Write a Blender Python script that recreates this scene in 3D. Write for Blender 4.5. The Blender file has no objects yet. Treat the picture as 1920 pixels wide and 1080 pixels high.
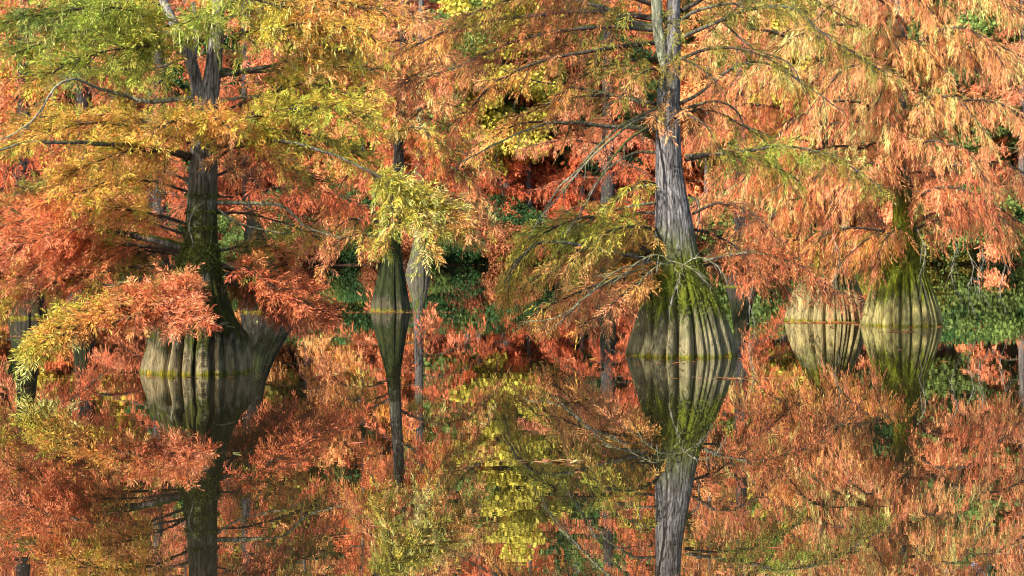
import bpy, math
import numpy as np
from mathutils import Vector, noise as mnoise

sc = bpy.context.scene
F, H, HOR = 1920 * 70 / 36, 1.6, 440.0          # focal length in photo pixels, eye height over the water, horizon row

# ------------------------------------------------------------------ camera
cam = bpy.data.cameras.new('camera'); cam.lens = 70; cam.sensor_width = 36
cam.shift_y = -100 / 1920; cam.clip_start = 0.1; cam.clip_end = 2000
co = bpy.data.objects.new('camera', cam); sc.collection.objects.link(co)
co.location = (0, 0, H); co.rotation_euler = (math.radians(90), 0, 0); sc.camera = co

# ------------------------------------------------------------------ sky and sun
SUN_EL, SUN_AZ = math.radians(27), math.radians(-137)   # azimuth from +Y, towards +X
sd = Vector((math.sin(SUN_AZ) * math.cos(SUN_EL), math.cos(SUN_AZ) * math.cos(SUN_EL), math.sin(SUN_EL)))
w = bpy.data.worlds.new('World'); sc.world = w; w.use_nodes = True
nt = w.node_tree; nt.nodes.clear()
sky = nt.nodes.new('ShaderNodeTexSky'); sky.sky_type = 'NISHITA'; sky.sun_disc = False
sky.sun_elevation = SUN_EL; sky.sun_rotation = SUN_AZ % (2 * math.pi)
bg = nt.nodes.new('ShaderNodeBackground'); bg.inputs['Strength'].default_value = 0.15
wo = nt.nodes.new('ShaderNodeOutputWorld')
nt.links.new(sky.outputs[0], bg.inputs[0]); nt.links.new(bg.outputs[0], wo.inputs[0])
sun = bpy.data.lights.new('sun', 'SUN'); sun.energy = 5.0; sun.angle = math.radians(0.5); sun.color = (1, .93, .82)
so = bpy.data.objects.new('sun', sun); sc.collection.objects.link(so)
so.rotation_euler = sd.to_track_quat('Z', 'Y').to_euler(); so.location = sd * 60
sc.view_settings.view_transform = 'Standard'; sc.view_settings.look = 'None'
sc.view_settings.exposure = 1.15; sc.view_settings.gamma = 1
sc.cycles.max_bounces = 8; sc.cycles.diffuse_bounces = 4; sc.cycles.transmission_bounces = 4
sc.cycles.glossy_bounces = 3; sc.cycles.caustics_reflective = False; sc.cycles.caustics_refractive = False
sc.cycles.use_denoising = True
sc.cycles.filter_width = 1.1

# ------------------------------------------------------------------ helpers
rng = np.random.default_rng(11)
Z = np.array([0., 0., 1.])
TRIS = [0]

def W(px, py, d):
    return np.array([(px - 960) / F * d, d, H - (py - HOR) / F * d])

def depth(py):                                   # distance of a point of the water surface
    return F * H / (py - HOR)

def lin(c):
    c = np.array(c, float) / 255
    return np.where(c <= .04045, c / 12.92, ((c + .055) / 1.055) ** 2.4)

PAL = {k: lin(v) for k, v in dict(
    O=(208, 120, 76), R=(196, 102, 64), S=(222, 142, 100), G=(212, 154, 76), Y=(192, 176, 70), L=(156, 164, 66),
    V=(138, 128, 54), B=(160, 100, 62), P=(208, 204, 126), D=(58, 88, 44), N=(104, 122, 60), W=(184, 172, 70),
    C=(216, 156, 98), K=(120, 66, 42)).items()}

def unit(v):
    v = np.asarray(v, float)
    return v / np.maximum(np.linalg.norm(v, axis=-1, keepdims=True), 1e-9)

def mk(name, V, Q, mat, parent=None, col=None, smooth=False, kind=None, off=(0, 0, 0)):
    V = np.asarray(V, np.float32).reshape(-1, 3) - np.asarray(off, np.float32)
    Q = np.asarray(Q, np.int32); k = Q.shape[1]; m = len(Q)
    me = bpy.data.meshes.new(name)
    me.vertices.add(len(V)); me.vertices.foreach_set('co', V.ravel())
    me.loops.add(m * k); me.loops.foreach_set('vertex_index', Q.ravel())
    me.polygons.add(m); me.polygons.foreach_set('loop_start', np.arange(m, dtype=np.int32) * k)
    if smooth:
        me.polygons.foreach_set('use_smooth', np.ones(m, bool))
    me.update(calc_edges=True)
    if col is not None:
        a = me.attributes.new('leafcol', 'FLOAT_COLOR', 'FACE')
        a.data.foreach_set('color', np.concatenate([col, np.ones((m, 1))], 1).astype(np.float32).ravel())
    me.materials.append(mat)
    o = bpy.data.objects.new(name, me); sc.collection.objects.link(o)
    if parent is not None: o.parent = parent
    if kind: o['kind'] = kind
    TRIS[0] += m * (k - 2)
    return o

def tag(o, label, cat, group=None):
    o['label'] = label; o['category'] = cat
    if group: o['group'] = group

def catmull(P, n):
    P = np.asarray(P, float)
    if len(P) == 2: return P[0] + (P[1] - P[0]) * np.linspace(0, 1, n)[:, None]
    E = np.vstack([2 * P[0] - P[1], P, 2 * P[-1] - P[-2]])
    L = np.r_[0, np.cumsum(np.linalg.norm(np.diff(P, axis=0), axis=1))]; L /= L[-1]
    u = np.interp(np.linspace(0, 1, n), L, np.arange(len(P)))
    i = np.minimum(u.astype(int), len(P) - 2); f = (u - i)[:, None]
    a, b, c, d = E[i], E[i + 1], E[i + 2], E[i + 3]
    return .5 * (2 * b + (c - a) * f + (2 * a - 5 * b + 4 * c - d) * f ** 2 + (3 * b - a - 3 * c + d) * f ** 3)

class MB:                                        # collects quads of one mesh
    def __init__(s): s.v = []; s.q = []; s.n = 0
    def add(s, V, Q):
        s.v.append(V); s.q.append(Q + s.n); s.n += len(V)
    def tube(s, P, r, k=5):
        P = np.asarray(P, float); n = len(P)
        T = unit(np.gradient(P, axis=0))
        ref = np.where(np.abs(T[:, 2:3]) > .92, np.array([[1., 0, 0]]), Z[None])
        A = unit(np.cross(T, ref)); B = np.cross(A, T)
        th = np.arange(k) * 2 * np.pi / k
        V = P[:, None] + np.asarray(r, float).reshape(-1, 1, 1) * (np.cos(th)[None, :, None] * A[:, None] + np.sin(th)[None, :, None] * B[:, None])
        i = np.arange(n - 1)[:, None] * k; j = np.arange(k)[None]; j2 = (j + 1) % k
        Q = np.stack([i + j, i + j2, i + k + j2, i + k + j], -1).reshape(-1, 4)
        s.add(V.reshape(-1, 3), Q)
    def build(s, name, mat, parent=None, **kw):
        return mk(name, np.vstack(s.v), np.vstack(s.q), mat, parent, **kw)

# ------------------------------------------------------------------ materials
def newmat(name):
    m = bpy.data.materials.new(name); m.use_nodes = True; m.node_tree.nodes.clear()
    n = m.node_tree.nodes; out = n.new('ShaderNodeOutputMaterial')
    def N(t, **kw):
        x = n.new('ShaderNode' + t)
        for k, v in kw.items():
            if hasattr(x, k): setattr(x, k, v)
            else: x.inputs[k.replace('_', ' ')].default_value = v
        return x
    return m, N, m.node_tree.links.new, out

def leafmat(name, trans=.35, tint=False):
    m, N, ln, out = newmat(name)
    at = N('Attribute', attribute_name='leafcol'); c = at.outputs['Color']
    if tint:                                     # each far tree has its own leaf colour
        oi = N('ObjectInfo'); mx = N('Mix', data_type='RGBA', blend_type='MULTIPLY'); mx.inputs[0].default_value = 1
        ln(c, mx.inputs[6]); ln(oi.outputs['Color'], mx.inputs[7]); c = mx.outputs[2]
    p = N('BsdfPrincipled', Roughness=.62); p.inputs['Specular IOR Level'].default_value = .25
    t = N('BsdfTranslucent'); mix = N('MixShader'); mix.inputs[0].default_value = trans
    ln(c, p.inputs['Base Color']); ln(c, t.inputs[0])
    ln(p.outputs[0], mix.inputs[1]); ln(t.outputs[0], mix.inputs[2]); ln(mix.outputs[0], out.inputs[0])
    return m

def ramp(N, stops):
    r = N('ValToRGB'); e = r.color_ramp.elements
    while len(e) < len(stops): e.new(.5)
    for k, (p, c) in zip(e, stops):
        k.position = p; k.color = (*c, 1) if len(c) == 3 else c
    return r

def barkmat(name, grey=(.30, .27, .25), dark=(.055, .045, .04), tan=(.44, .35, .20), moss=(.10, .13, .015),
            band=None, mosscov=.5):
    """furrowed grey bark; band = (top of pale flood zone, top of the mossy zone) in metres over the water"""
    m, N, ln, out = newmat(name)
    tc = N('TexCoord')
    mp = N('Mapping'); mp.inputs['Scale'].default_value = (38, 38, 6.5); ln(tc.outputs['Object'], mp.inputs[0])
    fib = N('TexNoise', Scale=1.0, Detail=6.0, Roughness=.65); ln(mp.outputs[0], fib.inputs['Vector'])
    mp2 = N('Mapping'); mp2.inputs['Scale'].default_value = (7, 7, 3); ln(tc.outputs['Object'], mp2.inputs[0])
    blo = N('TexNoise', Scale=1.0, Detail=5.0, Roughness=.6); ln(mp2.outputs[0], blo.inputs['Vector'])
    r1 = ramp(N, [(.36, dark), (.5, tuple(x * .55 for x in grey)), (.63, grey)]); ln(fib.outputs[0], r1.inputs[0])
    col = r1.outputs[0]
    def mix(f, a, b):
        x = N('Mix', data_type='RGBA'); ln(f, x.inputs[0]); ln(a, x.inputs[6])
        if isinstance(b, tuple): x.inputs[7].default_value = (*b, 1)
        else: ln(b, x.inputs[7])
        return x.outputs[2]
    # pale lichen spots
    li = N('TexNoise', Scale=11.0, Detail=4.0, Roughness=.7); ln(tc.outputs['Object'], li.inputs['Vector'])
    rl = ramp(N, [(.60, (0, 0, 0)), (.68, (.6, .6, .6))]); ln(li.outputs[0], rl.inputs[0])
    col = mix(rl.outputs[0], col, (.34, .36, .29))
    sx = N('SeparateXYZ'); ln(tc.outputs['Object'], sx.inputs[0])
    if band:
        wob = N('Math', operation='MULTIPLY_ADD'); ln(blo.outputs[0], wob.inputs[0]); wob.inputs[1].default_value = 1.1; ln(sx.outputs[2], wob.inputs[2])
        zz = wob.outputs[0]                       # z + 1.1*noise (noise about .5)
        def step(a, b):
            x = N('MapRange'); x.inputs[1].default_value = a + .55; x.inputs[2].default_value = b + .55
            ln(zz, x.inputs[0]); return x.outputs[0]
        rt = ramp(N, [(.33, tuple(x * .34 for x in tan)), (.47, tuple(x * .78 for x in tan)), (.64, tan)]); ln(fib.outputs[0], rt.inputs[0])
        inv = N('Math', operation='SUBTRACT'); inv.inputs[0].default_value = 1; ln(step(band[0] * .7, band[0] * 1.3), inv.inputs[1])
        col = mix(inv.outputs[0], col, rt.outputs[0])
        up = N('Math', operation='MULTIPLY'); ln(step(band[0] * .55, band[0] * 1.25), up.inputs[0])
        dn = N('Math', operation='SUBTRACT'); dn.inputs[0].default_value = 1; ln(step(band[1] * .8, band[1] * 1.2), dn.inputs[1]); ln(dn.outputs[0], up.inputs[1])
        mpm = N('Mapping'); mpm.inputs['Scale'].default_value = (7, 7, 1.5); ln(tc.outputs['Object'], mpm.inputs[0])
        ms = N('TexNoise', Scale=1.0, Detail=6.0, Roughness=.7); ln(mpm.outputs[0], ms.inputs['Vector'])
        rm = ramp(N, [(.62 - mosscov * .3, (0, 0, 0)), (.70 - mosscov * .3, (1, 1, 1))]); ln(ms.outputs[0], rm.inputs[0])
        mm = N('Math', operation='MULTIPLY'); ln(up.outputs[0], mm.inputs[0]); ln(rm.outputs[0], mm.inputs[1])
        rmc = ramp(N, [(.35, tuple(x * .4 for x in moss)), (.62, moss)]); ln(blo.outputs[0], rmc.inputs[0])
        col = mix(mm.outputs[0], col, rmc.outputs[0])
        # algae line at the water's edge
        al = N('MapRange'); al.inputs[1].default_value = .165; al.inputs[2].default_value = .12
        w2 = N('Math', operation='MULTIPLY_ADD'); ln(ms.outputs[0], w2.inputs[0]); w2.inputs[1].default_value = .22; ln(sx.outputs[2], w2.inputs[2])
        ln(w2.outputs[0], al.inputs[0])
        ra = ramp(N, [(.4, (.07, .10, .008)), (.6, (.26, .20, .015))]); ln(li.outputs[0], ra.inputs[0])
        col = mix(al.outputs[0], col, ra.outputs[0])
    else:                                         # branches: moss and lichen on the upper side
        ge = N('NewGeometry'); sn = N('SeparateXYZ'); ln(ge.outputs['Normal'], sn.inputs[0])
        ad = N('Math', operation='MULTIPLY_ADD'); ln(blo.outputs[0], ad.inputs[0]); ad.inputs[1].default_value = 1.6; ln(sn.outputs[2], ad.inputs[2])
        rr = ramp(N, [(.0, (0, 0, 0)), (1., (1, 1, 1))])
        mr = N('MapRange'); mr.inputs[1].default_value = 1.55 - mosscov; mr.inputs[2].default_value = 1.85 - mosscov; ln(ad.outputs[0], mr.inputs[0])
        col = mix(mr.outputs[0], col, moss)
    mp3 = N('Mapping'); mp3.inputs['Scale'].default_value = (15, 15, .8); ln(tc.outputs['Object'], mp3.inputs[0])
    stn = N('TexNoise', Scale=1.0, Detail=3.0, Roughness=.55); ln(mp3.outputs[0], stn.inputs['Vector'])
    rs = ramp(N, [(.32, (.42, .40, .38)), (.50, (.88, .88, .88)), (.62, (1.12, 1.1, 1.04))]); ln(stn.outputs[0], rs.inputs[0])
    ml = N('Mix', data_type='RGBA', blend_type='MULTIPLY'); ml.inputs[0].default_value = 1; ln(col, ml.inputs[6]); ln(rs.outputs[0], ml.inputs[7]); col = ml.outputs[2]
    p = N('BsdfPrincipled', Roughness=.85); p.inputs['Specular IOR Level'].default_value = .2
    ln(col, p.inputs['Base Color'])
    bp = N('Bump', Strength=1.0, Distance=.05); ln(fib.outputs[0], bp.inputs['Height'])
    ln(bp.outputs[0], p.inputs['Normal']); ln(p.outputs[0], out.inputs[0])
    return m

LEAF = leafmat('cypress_leaf'); LEAFT = leafmat('far_leaf', .35, True)
BR = barkmat('branch_bark', grey=(.22, .19, .17), mosscov=.45)
BRL = barkmat('lichen_branch_bark', grey=(.42, .40, .32), dark=(.12, .11, .08), moss=(.26, .27, .06), mosscov=.35)
TW = barkmat('twig_bark', grey=(.13, .09, .07), dark=(.05, .035, .03), moss=(.10, .10, .03), mosscov=.2)
FARB = barkmat('far_bark', grey=(.20, .18, .17), dark=(.06, .05, .05), mosscov=.2)

# ------------------------------------------------------------------ setting: water, bank
def water():
    m, N, ln, out = newmat('pond_water')
    tc = N('TexCoord')
    def wave(sx, sy, d):
        mp = N('Mapping'); mp.inputs['Scale'].default_value = (sx, sy, 1); ln(tc.outputs['Object'], mp.inputs[0])
        n = N('TexNoise', Scale=1.0, Detail=d, Roughness=.5); ln(mp.outputs[0], n.inputs['Vector']); return n.outputs[0]
    b1 = N('Bump', Strength=1.0, Distance=.0004); ln(wave(.55, 1.5, 3.0), b1.inputs['Height'])
    b2 = N('Bump', Strength=1.0, Distance=.00006); ln(wave(2.6, 8.0, 2.0), b2.inputs['Height']); ln(b1.outputs[0], b2.inputs['Normal'])
    fr = N('Fresnel', IOR=1.333); ln(b2.outputs[0], fr.inputs['Normal'])
    pw = N('Math', operation='POWER'); ln(fr.outputs[0], pw.inputs[0]); pw.inputs[1].default_value = .55
    df = N('BsdfDiffuse'); df.inputs[0].default_value = (.020, .016, .008, 1)
    gl = N('BsdfGlossy', Roughness=.0); gl.inputs[0].default_value = (.95, .95, .93, 1); ln(b2.outputs[0], gl.inputs['Normal'])
    mx = N('MixShader'); ln(pw.outputs[0], mx.inputs[0]); ln(df.outputs[0], mx.inputs[1]); ln(gl.outputs[0], mx.inputs[2])
    ln(mx.outputs[0], out.inputs[0])
    x = 160; V = [(-x, -40, 0), (x, -40, 0), (x, 125, 0), (-x, 125, 0)]
    o = mk('water', V, [[0, 1, 2, 3]], m); o['kind'] = 'structure'; return o
water()

SHORE = 104.0
def bank_z(x, y):
    s = y - (SHORE + 1.6 * math.sin(x * .11) + .9 * math.sin(x * .31 + 1))
    z = -1.6 + 1.9 / (1 + math.exp(-s * .55)) + max(0, s) * .045
    return z + .10 * mnoise.noise((x * .5, y * .5, 0))
def bank():
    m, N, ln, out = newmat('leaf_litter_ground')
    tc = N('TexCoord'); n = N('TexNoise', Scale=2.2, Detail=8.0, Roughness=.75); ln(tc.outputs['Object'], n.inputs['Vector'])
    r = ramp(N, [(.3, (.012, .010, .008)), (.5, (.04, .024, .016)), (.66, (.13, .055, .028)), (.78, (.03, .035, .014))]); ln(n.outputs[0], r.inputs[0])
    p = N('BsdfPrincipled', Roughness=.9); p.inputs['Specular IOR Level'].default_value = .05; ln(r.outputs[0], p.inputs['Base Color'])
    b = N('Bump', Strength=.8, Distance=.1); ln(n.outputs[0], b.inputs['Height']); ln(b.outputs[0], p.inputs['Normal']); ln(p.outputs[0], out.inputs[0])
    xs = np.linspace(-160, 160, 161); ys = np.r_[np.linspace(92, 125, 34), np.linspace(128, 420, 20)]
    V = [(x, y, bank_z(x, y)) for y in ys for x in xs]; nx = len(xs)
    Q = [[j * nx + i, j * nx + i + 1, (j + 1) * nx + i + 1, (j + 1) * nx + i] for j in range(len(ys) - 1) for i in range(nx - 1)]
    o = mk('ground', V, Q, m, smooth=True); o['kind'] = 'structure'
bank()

# ------------------------------------------------------------------ foliage
def blades(O, D, L, Nrm, col, K=8, bl=.11, bw=.018, ang=.85, sag=.0, jit=.16, r=rng):
    """sprays: O origin, D direction, L length, Nrm plane normal, col colour -> kite shaped leaflets on each side"""
    n = len(O); S = unit(np.cross(Nrm, D))
    s = (np.arange(K) + .6) / K; side = np.where(np.arange(K) % 2 == 0, 1., -1.); side[-1] = 0
    a = ang * (1 - .35 * s)[None] * r.uniform(.75, 1.25, (n, K)) * np.abs(side)[None]
    base = O[:, None] + D[:, None] * (L[:, None] * s)[..., None]
    base[..., 2] -= sag * (L[:, None] * s ** 2)
    lift = r.normal(0, .28, (n, K))
    d = np.cos(a)[..., None] * D[:, None] + (np.sin(a) * side)[..., None] * S[:, None] + lift[..., None] * Nrm[:, None]
    d[..., 2] -= sag * .5
    d = unit(d)
    l = bl * (1 - .35 * s)[None] * r.uniform(.7, 1.3, (n, K))
    wv = unit(np.cross(d, Nrm[:, None] + r.normal(0, .55, (n, K, 3)))) * (bw * r.uniform(.75, 1.25, (n, K)))[..., None] * .5
    mid = base + d * (l * .45)[..., None]; tip = base + d * l[..., None]; tip[..., 2] -= .12 * l
    V = np.stack([base, mid + wv, tip, mid - wv], 2).reshape(-1, 3)
    Q = np.arange(n * K * 4, dtype=np.int32).reshape(-1, 4)
    c = np.repeat(col, K, 0) * r.lognormal(0, jit, (n * K, 1)) * (1 + r.normal(0, .07, (n * K, 3)))
    return V, Q, np.clip(c, .004, .9)

class Tree:
    def __init__(s, name, px, py, label, anchors, style, group=None, d=None, cat='tree', bw=0):
        s.d = d or depth(py) * (1 + bw / 2 / F); s.loc = W(px, py, s.d); s.loc[2] = 0
        s.root = bpy.data.objects.new(name, None); sc.collection.objects.link(s.root)
        s.root.location = s.loc; tag(s.root, label, cat, group)
        s.st = dict(hang=.1, sl=.22, bl=.11, bw=.018, K=8, ang=.9, ntw=11, sp=.06, up=.0, flat=.6, sag=.25, droop=.15, cat=.0, sig=.55, mul=1.)
        s.st.update(style)
        s.anc = np.array([W(a[0], a[1], s.d) for a in anchors]) - s.loc
        s.ac = np.array([PAL[a[2]] for a in anchors]); s.axis = []
    def P(s, pts):
        return np.array([W(p[0], p[1], s.d + (p[2] if len(p) > 2 else 0)) for p in pts]) - s.loc
    def colour(s, p, r):
        dd = ((s.anc[:, [0, 2]] - p[[0, 2]]) ** 2).sum(1)
        wgt = np.exp(-dd / (2 * s.st['sig'] ** 2)) + 1e-6 / (1e-3 + dd)
        i = r.choice(len(wgt), p=wgt / wgt.sum()); j = r.choice(len(wgt), p=wgt / wgt.sum())
        t = r.uniform(0, .5)
        return (s.ac[i] * (1 - t) + s.ac[j] * t) * r.lognormal(0, .10)
    def axis_at(s, z):
        a = np.array(s.axis); return np.array([np.interp(z, a[:, 0], a[:, 1]), 0, z]), np.interp(z, a[:, 0], a[:, 2])

    def trunk(s, prof, mat, ribs=16, amp=.2, flare=1.1, seed=0, knob=.0, seg=208, lev=100, mossn=0, mossz=(.4, 1.2), mosscol=(.10, .13, .015), name='trunk'):
        """prof = (row, centre column, width in photo pixels), water line first"""
        r = np.random.default_rng(seed)
        zc = np.array([W(0, p[0], s.d)[2] for p in prof]); xc = np.array([W(p[1], 0, s.d)[0] - s.loc[0] for p in prof])
        rad = np.array([p[2] for p in prof]) / F * s.d / 2
        zc = np.r_[-.7, zc]; xc = np.r_[xc[0], xc]; rad = np.r_[rad[0] * 1.06, rad]
        zl = np.r_[np.linspace(-.7, flare * 1.5, int(lev * .65)), np.linspace(flare * 1.5, zc[-1], int(lev * .35) + 1)[1:]]
        f = np.linspace(-.7, zc[-1], 900); ker = np.hanning(61); ker /= ker.sum()
        def sm(v):
            y = np.interp(f, zc, v); y = np.r_[np.full(30, y[0]), y, np.full(30, y[-1])]
            return np.interp(zl, f, np.convolve(y, ker, 'valid'))
        R = sm(rad); X = sm(xc)
        s.axis = list(zip(zl, X, R))
        wd = np.clip(np.exp(r.normal(0, .45, ribs)), .45, 1.7); ed = np.r_[0, np.cumsum(wd)] / wd.sum() * 2 * np.pi
        th = np.arange(seg) * 2 * np.pi / seg
        dep = r.uniform(.35, 1.45, ribs); ph2 = r.uniform(0, 6.28, 4); top = r.uniform(.8, 1.2, ribs)
        V = np.zeros((len(zl), seg, 3))
        fade = np.clip(1 - (zl - .1) / flare, 0, 1)
        for k, z in enumerate(zl):
            tw = th + .05 * np.sin(.7 * z + 2 * th + seed)
            t = tw % (2 * np.pi); i = np.clip(np.searchsorted(ed, t, 'right') - 1, 0, ribs - 1)
            u = (t - ed[i]) / (ed[i + 1] - ed[i]) * 2 - 1
            lobe = np.clip(1 - np.abs(u) ** 3.6, 0, 1) ** .5
            A = amp * (.12 + .88 * fade[k] ** .7)
            Ai = amp * (.12 + .88 * np.clip(1 - (z - .1) / (flare * top[i]), 0, 1) ** .7)
            rr = R[k] * (1 + A * .10 - Ai * dep[i] * (1 - lobe))
            rr = rr * (1 + .10 * A * (np.sin(31 * th + ph2[0] + 2 * np.sin(3 * th + ph2[1])) * np.sin(7 * th + ph2[2] + .25 * z)))
            for q in range(seg):
                c, sn = math.cos(th[q]), math.sin(th[q])
                n1 = mnoise.noise((c * 2.2 + seed, sn * 2.2, z * 1.6)); n2 = mnoise.noise((c * 9 + seed, sn * 9, z * 4))
                g = .035 * n1 + .010 * n2
                if knob: g += knob * max(0, n2) * math.exp(-((z - .42) / .22) ** 2)
                V[k, q] = (X[k] + c * rr[q] * (1 + g), sn * rr[q] * (1 + g), z)
        i = np.arange(len(zl) - 1)[:, None] * seg; j = np.arange(seg)[None]; j2 = (j + 1) % seg
        Q = np.stack([i + j, i + j2, i + seg + j2, i + seg + j], -1).reshape(-1, 4)
        t = mk(name, V.reshape(-1, 3), Q, mat, s.root, smooth=True)
        if mossn:                                 # hanging moss on the shoulders of the buttresses
            k0, k1 = np.searchsorted(zl, mossz[0]), np.searchsorted(zl, mossz[1])
            kk = r.integers(k0, k1 + 1, mossn * 3); qq = r.integers(0, seg, mossn * 3)
            keep = np.array([mnoise.noise((V[a, b, 0] * 3 + seed, V[a, b, 1] * 3, V[a, b, 2] * .8)) > .55 - 1.2 * min(1, (zl[a] - mossz[0]) / (mossz[1] - mossz[0]) * 1.6) + r.normal(0, .18) for a, b in zip(kk, qq)])
            kk, qq = kk[keep][:mossn], qq[keep][:mossn]
            O = V[kk, qq] + r.normal(0, .012, (len(kk), 3)); Dn = unit(np.c_[V[kk, qq, 0] - X[kk], V[kk, qq, 1], np.zeros(len(kk))])
            D = unit(Dn * .55 - Z * .8 + r.normal(0, .35, (len(kk), 3)))
            c = np.array(mosscol)[None] * r.lognormal(0, .4, (len(kk), 1)) * np.array([[1, 1, 1]])
            Vb, Qb, cb = blades(O, D, np.full(len(kk), .03), Dn, c, K=3, bl=.030, bw=.010, ang=1.0, r=r)
            mk('moss', Vb, Qb, LEAF, t, col=cb, kind='stuff')
        return t

    def bough(s, pts, wd=.55, leaf=True, r0=None, r1=.006, mat=None, dens=1., t0=.12, local=False, seed=None, name='branch', tw=True, **ov):
        """a limb along pts with side twigs and its own foliage"""
        r = rng if seed is None else np.random.default_rng(seed)
        st = dict(s.st); st.update(ov); dens = dens * (st['mul'] if leaf else 1)
        P0 = np.asarray(pts, float) if local else s.P(pts)
        n = max(8, 4 * len(P0)); C = catmull(P0, n)
        ln_ = np.linalg.norm(np.diff(C, axis=0), axis=1).sum()
        wig = np.cumsum(r.normal(0, .02 * ln_ / n * 4, (n, 3)), 0); wig -= np.linspace(0, 1, n)[:, None] * wig[-1]
        C = C + wig * np.linspace(0, 1, n)[:, None]
        r0 = r0 or .010 + .0085 * ln_
        mb = MB(); mb.tube(C, np.linspace(r0, r1, n) ** 1.0, 7)
        T = unit(np.gradient(C, axis=0))
        nt_ = max(3, int(st['ntw'] * ln_ * dens)) if tw else 0
        OO, DD, LL, NN, CC = [], [], [], [], []
        cO, cC = [], []
        for k in range(nt_):
            t = t0 + (1 - t0) * (k + r.uniform(0, 1)) / nt_
            x = t * (n - 1); i = min(int(x), n - 2); f = x - i
            b = C[i] * (1 - f) + C[i + 1] * f; tg = T[i]
            S = unit(np.cross(tg, Z) + 1e-6); U = np.cross(S, tg)
            ph = r.uniform(0, 2 * np.pi)
            lat = unit(np.cos(ph) * S + np.sin(ph) * U * st['flat'])
            a = r.uniform(.45, 1.25) * (1 - .45 * t)
            d = unit(tg * np.cos(a) + lat * np.sin(a) + Z * st['up'])
            l = wd * r.uniform(.45, 1.1) * (1 - .4 * t)
            m = 5; sv = np.linspace(0, 1, m)[:, None]
            TP = b + d * l * sv + Z * (-st['droop'] * l) * sv ** 2 + np.cumsum(r.normal(0, .018 * l, (m, 3)), 0)
            mb.tube(TP, np.linspace(.0065, .0022, m) if leaf else np.linspace(.0075, .002, m), 3)
            if not leaf: continue
            ns = max(2, int(l / st['sp'])); q = (np.arange(ns) + r.uniform(0, 1, ns)) / ns * .9 + .1
            xi = q * (m - 1); ii = np.minimum(xi.astype(int), m - 2); ff = (xi - ii)[:, None]
            O = TP[ii] * (1 - ff) + TP[ii + 1] * ff
            tt = unit(TP[ii + 1] - TP[ii])
            rv = r.normal(0, 1, (ns, 3)); rv -= (rv * tt).sum(1, keepdims=True) * tt; rv = unit(rv)
            D = unit(tt * r.uniform(.5, 1.0, (ns, 1)) + rv * .75 + Z * (-st['hang'] + r.normal(0, .22, (ns, 1))))
            Nm = unit(np.cross(D, np.cross(Z[None] + r.normal(0, .5, (ns, 3)), D)))
            c0 = s.colour(b + d * l * .6, r)
            OO.append(O); DD.append(D); NN.append(Nm); LL.append(st['sl'] * r.uniform(.6, 1.25, ns) * (1.1 - .35 * q))
            CC.append(c0[None] * r.lognormal(0, .10, (ns, 1)) * (1 + r.normal(0, .05, (ns, 3))))
            if st['cat']:
                kk = r.uniform(0, 1, ns) < st['cat']
                cO.append((O + D * .1)[kk]); cC.append(np.repeat(PAL['P'][None], kk.sum(), 0) * r.uniform(.7, 1.1, (kk.sum(), 1)))
        bo = mb.build(name, mat or TW if leaf else mat or BRL, s.root, smooth=True)
        if leaf and OO:
            V, Q, c = blades(np.vstack(OO), np.vstack(DD), np.concatenate(LL), np.vstack(NN), np.vstack(CC), K=st['K'], bl=st['bl'], bw=st['bw'], ang=st['ang'], sag=st['sag'], r=r)
            if cO and len(np.vstack(cO)):
                O = np.vstack(cO); nO = len(O)
                V2, Q2, c2 = blades(O, unit(-Z[None] + r.normal(0, .15, (nO, 3))), np.full(nO, .08), unit(r.normal(0, 1, (nO, 3))), np.vstack(cC), K=3, bl=.09, bw=.011, ang=.12, r=r)
                Q = np.vstack([Q, Q2 + len(V)]); V = np.vstack([V, V2]); c = np.vstack([c, c2])
            mk('foliage', V, Q, LEAF, bo, col=c, kind='stuff')
        return bo

    def auto(s, n, z0, z1, L0, L1, wd=.55, az=None, rise=.25, sag=.45, seed=1, **kw):
        """n more limbs spread round the trunk between heights z0 and z1"""
        r = np.random.default_rng(seed); g = r.uniform(0, 6.28)
        for k in range(n):
            t = (k + r.uniform(.2, .8)) / n; z = z0 + (z1 - z0) * t
            a = g + k * 2.39996 + r.normal(0, .25) if az is None else r.uniform(*az)
            L = (L0 + (L1 - L0) * t) * r.uniform(.8, 1.15)
            b, rad = s.axis_at(z); d = np.array([math.cos(a), math.sin(a), 0])
            u = np.linspace(0, 1, 5)[:, None]
            sd_ = np.array([-d[1], d[0], 0]) * r.normal(0, .12) * L
            pts = b + d * L * u + sd_ * u ** 2 + Z * L * (rise * r.uniform(.6, 1.4) * u - sag * r.uniform(.7, 1.3) * u ** 2)
            s.bough(pts, wd, local=True, seed=seed * 100 + k, **kw)

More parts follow.
